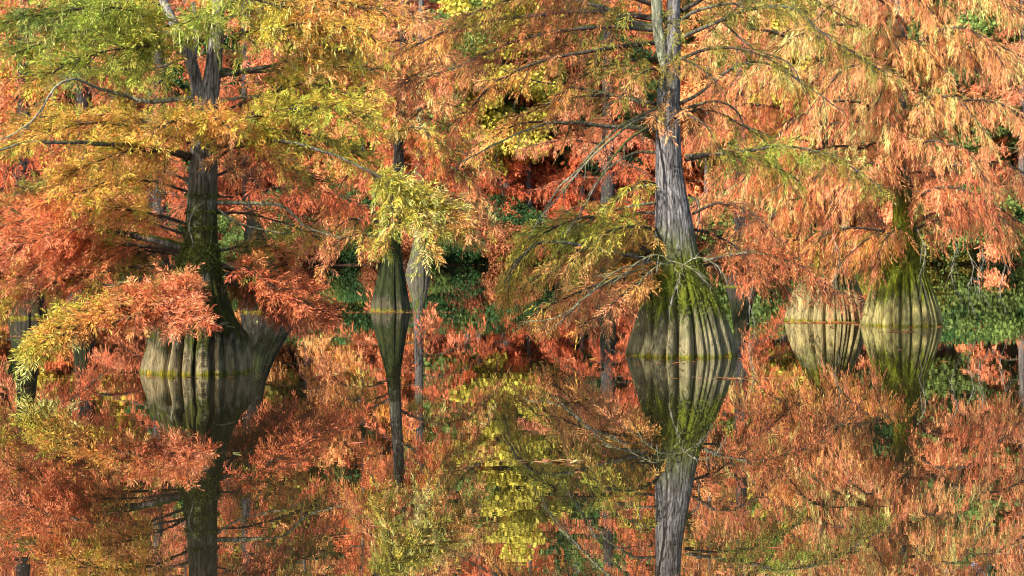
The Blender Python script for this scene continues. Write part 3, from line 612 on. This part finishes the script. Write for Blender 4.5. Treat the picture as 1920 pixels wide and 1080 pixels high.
# ================================================================== middle tree and the trees behind the left one
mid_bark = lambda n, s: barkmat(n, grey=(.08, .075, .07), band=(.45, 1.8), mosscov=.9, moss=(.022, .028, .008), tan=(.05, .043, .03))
TM = Tree('cypress_tree', 733, 583, 'small dark-based cypress standing alone in the middle, with yellow-green foliage skirt', [
    (700, 420, 'Y'), (760, 390, 'Y'), (800, 420, 'P'), (840, 410, 'Y'), (640, 480, 'S'), (610, 470, 'S'), (730, 460, 'Y'), (770, 460, 'C'), (640, 440, 'C'), (620, 480, 'S'), (670, 470, 'S'), (880, 400, 'C'), (900, 450, 'S'), (920, 380, 'B'), (860, 340, 'B'), (800, 300, 'R'), (760, 280, 'R'), (700, 300, 'O'),
    (720, 230, 'Y'), (780, 220, 'P'), (830, 250, 'Y'), (700, 190, 'S'), (680, 150, 'S'), (740, 130, 'C'), (650, 350, 'O'), (600, 420, 'G'), (860, 200, 'S'), (800, 130, 'C'), (760, 40, 'C'), (700, 50, 'S')],
    dict(hang=.10, sl=.24, bl=.12, bw=.017, K=10, ang=.85, sig=.45, ntw=9, sp=.08, droop=.35, cat=.15, mul=1.7), bw=74)
BARK_M = barkmat('bark_middle', grey=(.12, .115, .10), dark=(.03, .028, .025), band=(.30, 1.9), mosscov=1.0, moss=(.030, .040, .008), tan=(.10, .09, .05))
TM.trunk([(583, 732, 74), (560, 732, 66), (530, 733, 54), (500, 734, 42), (470, 737, 28), (420, 740, 23), (290, 748, 20), (150, 755, 17), (0, 760, 14), (-150, 762, 8), (-230, 762, 4)], BARK_M, ribs=13, amp=.40, flare=1.3, seed=5, seg=96, mossn=900, mossz=(.8, 1.5), mosscol=(.04, .055, .010))
for p, wd, kw in [
    ([(738, 455), (690, 440, -.3), (640, 450, -.5), (602, 500, -.6)], .55, dict(hang=.4)),
    ([(740, 420), (680, 390, .5), (620, 400, .8), (570, 450, .9)], .6, dict(hang=.3)),
    ([(750, 270), (770, 240, -1.), (800, 250, -1.5), (810, 300, -1.6)], .5, dict(hang=.5)),
    ([(755, 130), (790, 90, -.9), (820, 100, -1.3), (840, 160, -1.5)], .55, dict(hang=.4)),
    ([(738, 430), (690, 410, .2), (640, 420, .4), (600, 470, .4)], .6, {}),
    ([(740, 400), (800, 370, .3), (870, 370, .6), (930, 420, .7)], .6, dict(hang=.5)),
    ([(743, 340), (800, 310, -.4), (860, 320, -.8), (920, 380, -1.)], .6, dict(hang=.6, mat=BR)),
    ([(744, 330), (700, 310, -.3), (650, 330, -.6), (610, 400, -.7)], .6, dict(hang=.5)),
    ([(748, 280), (780, 250, -.6), (810, 260, -1.), (830, 310, -1.2)], .55, dict(hang=.6)),
    ([(750, 240), (710, 215, -.6), (670, 220, -1.), (630, 270, -1.1)], .55, {}),
    ([(750, 240), (800, 200, -.6), (850, 200, -1.), (900, 240, -1.1)], .6, {}),
    ([(752, 200), (730, 170, -1.), (700, 170, -1.4), (660, 210, -1.6)], .5, {}),
    ([(755, 160), (800, 120, .2), (850, 120, .4), (910, 160, .5)], .6, {}),
]:
    TM.bough(p, wd, **kw)
TM.auto(15, 3.2, 7.3, 2.1, .8, .55, rise=.3, sag=.45, seed=41, dens=.75)
TM.auto(9, 3.6, 6.8, 1.7, 1.0, .5, az=(-2.5, -.6), rise=.3, sag=.6, seed=42)

def plain(px, py, prof, label, anchors, st, n, z0, z1, L0, L1, seed, ribs=16, amp=.24, **kw):
    t = Tree('cypress_tree', px, py, label, anchors, st, bw=prof[0][2])
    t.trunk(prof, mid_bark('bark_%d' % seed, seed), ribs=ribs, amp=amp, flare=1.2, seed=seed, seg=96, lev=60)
    t.auto(n, z0, z1, L0, L1, .62, rise=.25, sag=.45, seed=seed, **kw)
    t.auto(10, z0 + .3, z1 * .9, 1.3, .7, .5, az=(-2.5, -.6), rise=.2, sag=.5, seed=seed + 300, **kw)
    return t
bst = dict(hang=.3, sl=.28, bl=.14, bw=.021, K=9, ang=.8, sig=.9, ntw=8, sp=.10, droop=.4, mul=1.9)
oran = lambda px: [(px - 150, 100, 'O'), (px, 60, 'S'), (px + 150, 120, 'O'), (px, 200, 'O'), (px - 120, 300, 'R'), (px + 120, 320, 'R'), (px, 420, 'O'), (px + 60, 480, 'R'), (px - 100, 450, 'S'), (px, -100, 'S')]
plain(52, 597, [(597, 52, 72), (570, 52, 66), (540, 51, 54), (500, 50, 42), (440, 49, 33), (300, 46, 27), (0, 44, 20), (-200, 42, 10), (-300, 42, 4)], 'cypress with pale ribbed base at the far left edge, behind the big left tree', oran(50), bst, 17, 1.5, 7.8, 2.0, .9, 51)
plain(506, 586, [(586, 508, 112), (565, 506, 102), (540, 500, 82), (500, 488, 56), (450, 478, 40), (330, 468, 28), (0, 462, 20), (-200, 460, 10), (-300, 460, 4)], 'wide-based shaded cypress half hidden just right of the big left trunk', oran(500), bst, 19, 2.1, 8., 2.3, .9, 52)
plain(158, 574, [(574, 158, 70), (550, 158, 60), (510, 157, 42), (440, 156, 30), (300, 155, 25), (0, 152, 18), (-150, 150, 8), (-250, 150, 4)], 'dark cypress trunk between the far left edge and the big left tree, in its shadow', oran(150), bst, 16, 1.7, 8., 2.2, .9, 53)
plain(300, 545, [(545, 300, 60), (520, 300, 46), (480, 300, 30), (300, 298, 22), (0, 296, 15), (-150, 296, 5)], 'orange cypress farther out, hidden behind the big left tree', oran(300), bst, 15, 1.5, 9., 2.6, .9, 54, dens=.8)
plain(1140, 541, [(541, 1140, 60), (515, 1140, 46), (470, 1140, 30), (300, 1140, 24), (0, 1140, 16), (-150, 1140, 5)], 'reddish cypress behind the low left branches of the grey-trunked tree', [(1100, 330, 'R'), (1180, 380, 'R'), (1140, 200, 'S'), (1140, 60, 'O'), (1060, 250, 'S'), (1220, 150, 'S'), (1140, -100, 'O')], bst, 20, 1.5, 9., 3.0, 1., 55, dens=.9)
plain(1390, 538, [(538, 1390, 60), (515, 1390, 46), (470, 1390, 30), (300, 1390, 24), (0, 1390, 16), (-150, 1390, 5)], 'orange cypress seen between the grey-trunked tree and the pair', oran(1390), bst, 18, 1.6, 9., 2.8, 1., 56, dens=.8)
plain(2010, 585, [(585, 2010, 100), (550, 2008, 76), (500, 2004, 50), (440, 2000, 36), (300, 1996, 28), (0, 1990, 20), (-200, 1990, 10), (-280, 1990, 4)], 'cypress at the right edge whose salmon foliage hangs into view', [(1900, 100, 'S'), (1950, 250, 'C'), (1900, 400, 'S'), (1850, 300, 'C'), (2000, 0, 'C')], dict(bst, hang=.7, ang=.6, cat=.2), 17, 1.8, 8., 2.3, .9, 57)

# ================================================================== far shore wood (shared meshes, each tree its own object)
FARST = dict(hang=.35, sl=.5, bl=.34, bw=.085, K=7, ang=.85, sig=2, ntw=2.6, sp=.3, droop=.4)
def far_cypress(seed, hgt, base=False):
    r = np.random.default_rng(seed); tb = MB()
    z = np.array([-.8, 0, .4, .9, 1.5, 2.5, hgt * .5, hgt * .8, hgt]); rad = np.array([.62, .6, .52, .40, .28, .22, .16, .09, .02])
    C = np.c_[np.interp(z, [0, hgt], [0, .3]) * 0 + .15 * np.sin(z * .4), 0 * z, z]; tb.tube(C, rad, 14)
    O, D, L, Nm, Cc = [], [], [], [], []
    nb = 46
    for k in range(nb):
        t = (k + .5) / nb; zz = 1.0 + (hgt - 1.2) * t; a = k * 2.4 + r.normal(0, .3); Lb = (3.6 * (1 - t) ** .75 + .5) * r.uniform(.7, 1.2)
        d = np.array([math.cos(a), math.sin(a), 0]); u = np.linspace(0, 1, 6)[:, None]
        P = np.array([0, 0, zz]) + d * Lb * u + Z * Lb * (.25 * u - .45 * u ** 2); tb.tube(P, np.linspace(.05, .01, 6), 4)
        n = int(60 * (Lb / 2.5) + 10); q = r.uniform(.2, 1, n) ** .8
        p = np.array([0, 0, zz]) + d * Lb * q[:, None] + Z * (Lb * (.25 * q - .45 * q ** 2))[:, None] + r.normal(0, 1, (n, 3)) * np.array([.38, .38, .26]) * (1.1 - .4 * q)[:, None]
        O.append(p); D.append(unit(d[None] * .6 - Z * .5 + r.normal(0, .5, (n, 3)))); L.append(r.uniform(.3, .5, n)); Nm.append(unit(Z[None] + r.normal(0, .6, (n, 3))))
        Cc.append(np.repeat((np.array([.5, .5, .5]) * r.lognormal(0, .18))[None], n, 0) * r.lognormal(0, .14, (n, 1)))
    V, Q, c = blades(np.vstack(O), np.vstack(D), np.concatenate(L), np.vstack(Nm), np.vstack(Cc), K=8, bl=.28, bw=.055, ang=.85, sag=.3, r=r)
    return tb, V, Q, c
def far_broad(seed, hgt, cz, rx, rz, ls=1.):
    r = np.random.default_rng(seed); tb = MB()
    z = np.linspace(-.8, hgt * .75, 8); tb.tube(np.c_[.2 * np.sin(z * .3 + seed), .1 * np.cos(z * .3), z], np.linspace(.30, .06, 8), 10)
    V_, Q_, C_ = [], [], []; n0 = 0
    for k in range(120):
        v = unit(r.normal(0, 1, 3)) * r.uniform(.45, 1.0) ** .6; c = np.array([v[0] * rx, v[1] * rx, cz + v[2] * rz])
        if k % 3 == 0:
            b = np.array([0, 0, max(1., c[2] - rx * .6)]); tb.tube(catmull([b, (b + c) / 2 + Z * .2, c], 6), np.linspace(.07, .015, 6), 4)
        n = 210; R = r.uniform(.5, .95)
        p = c + unit(r.normal(0, 1, (n, 3))) * (R * r.uniform(.2, 1, (n, 1)) ** .5) * np.array([1.15, 1.15, .7])
        a = unit(r.normal(0, 1, (n, 3))); b = unit(np.cross(a, r.normal(0, 1, (n, 3)))); s_ = r.uniform(.06, .115, (n, 1)) * ls
        V_.append(np.stack([p - a * s_ * 1.3, p + b * s_, p + a * s_ * 1.3, p - b * s_], 1).reshape(-1, 3)); Q_.append(np.arange(n * 4).reshape(-1, 4) + n0); n0 += n * 4
        C_.append(np.repeat((np.array([.5, .5, .5]) * r.lognormal(0, .2))[None], n, 0) * r.lognormal(0, .2, (n, 1)))
    return tb, np.vstack(V_), np.vstack(Q_), np.vstack(C_)
protos = {}
def proto(key):
    if key not in protos:
        k, s_ = key[0], int(key[1])
        g = far_cypress(60 + s_, 17 + 2 * s_) if k == 'c' else far_broad(70 + s_, 15, 9.2, 3.6, 5.6) if k == 'b' else far_broad(80 + s_, 3.2, 1.5, 1.9, 1.4, .62)
        tk = g[0].build('trunk', FARB, None, smooth=True); cr = mk('crown', g[1], g[2], LEAFT, None, col=g[3], kind='stuff')
        protos[key] = (tk.data, cr.data); bpy.data.objects.remove(tk); bpy.data.objects.remove(cr)
    return protos[key]
def far(key, px, d, colour, label, cat='tree', group=None, sc_=1., rot=0., name=None):
    td, cd = proto(key); x = (px - 960) / F * d
    e = bpy.data.objects.new(name or {'c': 'cypress_tree', 'b': 'broadleaf_tree', 's': 'shrub'}[key[0]], None); sc.collection.objects.link(e)
    e.location = (x, d, max(bank_z(x, d), -.3)); e.rotation_euler = (0, 0, rot); e.scale = (sc_, sc_, sc_)
    tag(e, label, cat, group)
    for nm, me in (('trunk', td), ('crown', cd)):
        o = bpy.data.objects.new(nm, me); sc.collection.objects.link(o); o.parent = e
        if nm == 'crown':
            o['kind'] = 'stuff'; o.color = (*(PAL[colour] * 2.0), 1)
# the one far cypress whose flared foot stands in the water
TF = Tree('cypress_tree', 783, 516, 'distant cypress with pale flared foot standing in the water, right of the middle one', oran(783), dict(FARST, sl=.4, bl=.26, bw=.055, sp=.17, ntw=5), d=79)
TF.trunk([(516, 783, 47), (500, 784, 42), (485, 785, 34), (470, 785, 27), (450, 785, 20), (300, 786, 15), (0, 790, 10), (-150, 790, 4)], barkmat('bark_far', grey=(.16, .15, .14), band=(.9, 1.6), mosscov=.5, tan=(.12, .11, .08)), ribs=12, amp=.2, flare=1.2, seed=9, seg=64, lev=50)
TF.auto(30, 1.6, 11., 3., 1.2, .9, rise=.25, sag=.45, seed=61)
r = np.random.default_rng(5)
for key, px, d, c, lab in [
    ('b0', 945, 109, 'W', 'bright yellow broadleaf tree on the far bank, in the gap at centre'),
    ('b1', 1010, 116, 'N', 'yellow-green broadleaf tree above the gap left of the grey trunk'),
    ('b1', 835, 121, 'V', 'olive tree behind the top of the middle cypress'),
    ('b0', 630, 112, 'D', 'dark green tree between the left tree and the middle cypress'),
    ('b1', 585, 118, 'D', 'dark green tree showing behind the right side of the big left tree'),
    ('b0', 1420, 112, 'N', 'fresh green tree behind the gap right of the grey trunk'),
    ('b1', 1800, 111, 'N', 'fresh green tree on the far bank behind the right edge'),
    ('b0', 1900, 114, 'D', 'dark green tree on the far bank at the right edge'),
    ('b1', 1180, 117, 'Y', 'muted yellow tree far behind the grey trunk'),
    ('b0', 60, 113, 'D', 'dark green tree on the far bank at the left edge')]:
    far(key, px, d, c, lab, rot=r.uniform(0, 6.28), sc_=r.uniform(.9, 1.1))
for px, d, c in [(900, 109, 'R'), (990, 110, 'R'), (680, 110, 'O'), (740, 112, 'O'), (1090, 110, 'R')]:
    far('c0' if px % 20 else 'c1', px, d, c, 'red-orange cypress at the water edge of the far bank, in the centre gap', group='far bank cypresses', rot=r.uniform(0, 6.28), sc_=r.uniform(.75, .95))
k = 0
for d0, step in ((111, 3.2), (119, 3.4), (128, 3.8), (139, 4.2), (152, 4.6), (168, 5.2)):
    x = -48
    while x < 48:
        d = d0 + r.normal(0, 1.6); px = x / d * F + 960
        u = r.uniform()
        kind, c = ('c', r.choice(list('OOSRCG'))) if u < (.30 if (px > 1700 or 1330 < px < 1480 or 540 < px < 640) and d0 < 125 else .56) else ('b', r.choice(list('YWDNVDDD')))
        cn = dict(O='orange', S='salmon', R='rust-red', C='pale tan', G='golden', Y='yellow', W='bright yellow', D='dark green', N='fresh green', V='olive')[c]
        row = 'standing near the far bank' if d0 < 125 else 'deep in the far shore wood'; kn = 'cypress tree' if kind == 'c' else 'broadleaf tree'
        lab = cn + ' ' + kn + ' ' + row
        far(kind + str(r.integers(0, 2)), px, d, c, lab, group=cn + ' ' + kn + 's ' + row, rot=r.uniform(0, 6.28), sc_=r.uniform(.9, 1.15) * (1 + max(0, d0 - 111) * .012))
        x += step * r.uniform(.75, 1.25)
for px, c in ((560, 'D'), (600, 'D'), (650, 'V'), (880, 'K'), (960, 'B')):
    far('s%d' % (px // 10 % 2), px, SHORE + 2.4 + px % 7 * .2, c, 'low leafy shrub at the water edge of the far bank, in the centre gap', cat='shrub', group='shrubs in the centre gap', rot=px, sc_=.8)
for px, c, z_ in ((1340, 'N', 1.2), (1400, 'N', 1.3), (1455, 'N', 1.1), (1770, 'N', 1.2), (1815, 'D', 1.3), (1860, 'N', 1.3), (1905, 'D', 1.2), (1950, 'N', 1.2), (570, 'D', 1.2), (615, 'N', 1.2), (665, 'D', 1.2), (820, 'D', 1.1), (870, 'N', 1.1), (925, 'D', 1.1)):
    far('s%d' % (px // 5 % 2), px, SHORE + 4.2 + px % 4 * .3, c, ('fresh' if c == 'N' else 'dark') + ' green bush on the far bank, bulging over the waterline', cat='shrub', group=('fresh' if c == 'N' else 'dark') + ' green bushes on the far bank', rot=px, sc_=z_)
for k in range(80):
    x = -36 + 72 * (k + r.uniform(0, 1)) / 80; d = SHORE + 1.6 * math.sin(x * .11) + .9 * math.sin(x * .31 + 1) + r.uniform(2.6, 3.6)
    far('s%d' % r.integers(0, 2), x / d * F + 960, d, r.choice(list('DBKDVKND')), 'low rusty or green undergrowth bush right along the far waterline', cat='shrub', group='undergrowth along the far waterline', rot=r.uniform(0, 6.28), sc_=r.uniform(.32, .6))
for k in range(26):
    x = -46 + 92 * (k + r.uniform(0, 1)) / 26; d = SHORE + 2.6 + r.uniform(0, 4)
    c = r.choice(list('DNVKDDN')); far('s%d' % r.integers(0, 2), x / d * F + 960, d, c, 'low leafy shrub on the far bank under the trees', cat='shrub', group='shrubs along the far bank', rot=r.uniform(0, 6.28), sc_=r.uniform(.6, 1.1))

# ================================================================== fallen leaves afloat
def floats():
    r = np.random.default_rng(77); P = []
    def spot(px, py, n, sx, sy):
        d = depth(py); c = W(px, py, d); P.append(np.c_[r.normal(c[0], sx, n), r.normal(c[1], sy, n)])
    for px, py, w_ in [(368, 706, .8), (1279, 674, .9), (1690, 614, .9), (1548, 606, .9), (733, 584, .6), (52, 599, .6), (506, 588, .9)]: spot(px, py, 45, w_, .5)
    spot(1565, 605, 500, .45, .10); spot(733, 586, 150, .8, .08); spot(10, 631, 70, .35, .05); spot(1680, 622, 40, .2, .05)
    spot(1040, 866, 30, .2, .05); spot(1400, 710, 60, .35, .05); spot(1100, 545, 160, 1.6, .3); spot(860, 496, 220, 3., .6)
    P.append(np.c_[r.uniform(-7, 7, 170), 9 + 40 * r.uniform(0, 1, 170) ** 1.3]); P.append(np.c_[r.uniform(-20, 20, 500), r.uniform(45, 100, 500)])
    P = np.vstack(P); n = len(P); a = r.uniform(0, 6.28, n); l = r.uniform(.025, .075, n); w_ = l * r.uniform(.2, .45, n)
    u = np.c_[np.cos(a), np.sin(a), r.normal(0, .12, n)]; v = np.c_[-np.sin(a), np.cos(a), r.normal(0, .12, n)]
    O = np.c_[P, r.uniform(.004, .012, n)]
    V = np.stack([O - u * l[:, None], O + v * w_[:, None], O + u * l[:, None], O - v * w_[:, None]], 1).reshape(-1, 3); V[:, 2] = np.maximum(V[:, 2], .003)
    c = np.array([PAL[k] for k in 'OORSGCKP'])[r.integers(0, 8, n)] * r.uniform(.6, 1.1, (n, 1))
    o = mk('fallen_leaves', V, np.arange(n * 4).reshape(-1, 4), LEAF, None, col=c, kind='stuff')
    tag(o, 'orange fallen cypress leaves floating scattered on the pond', 'leaves')
floats()
print('TRIS', TRIS[0], 'objects', len(sc.objects))
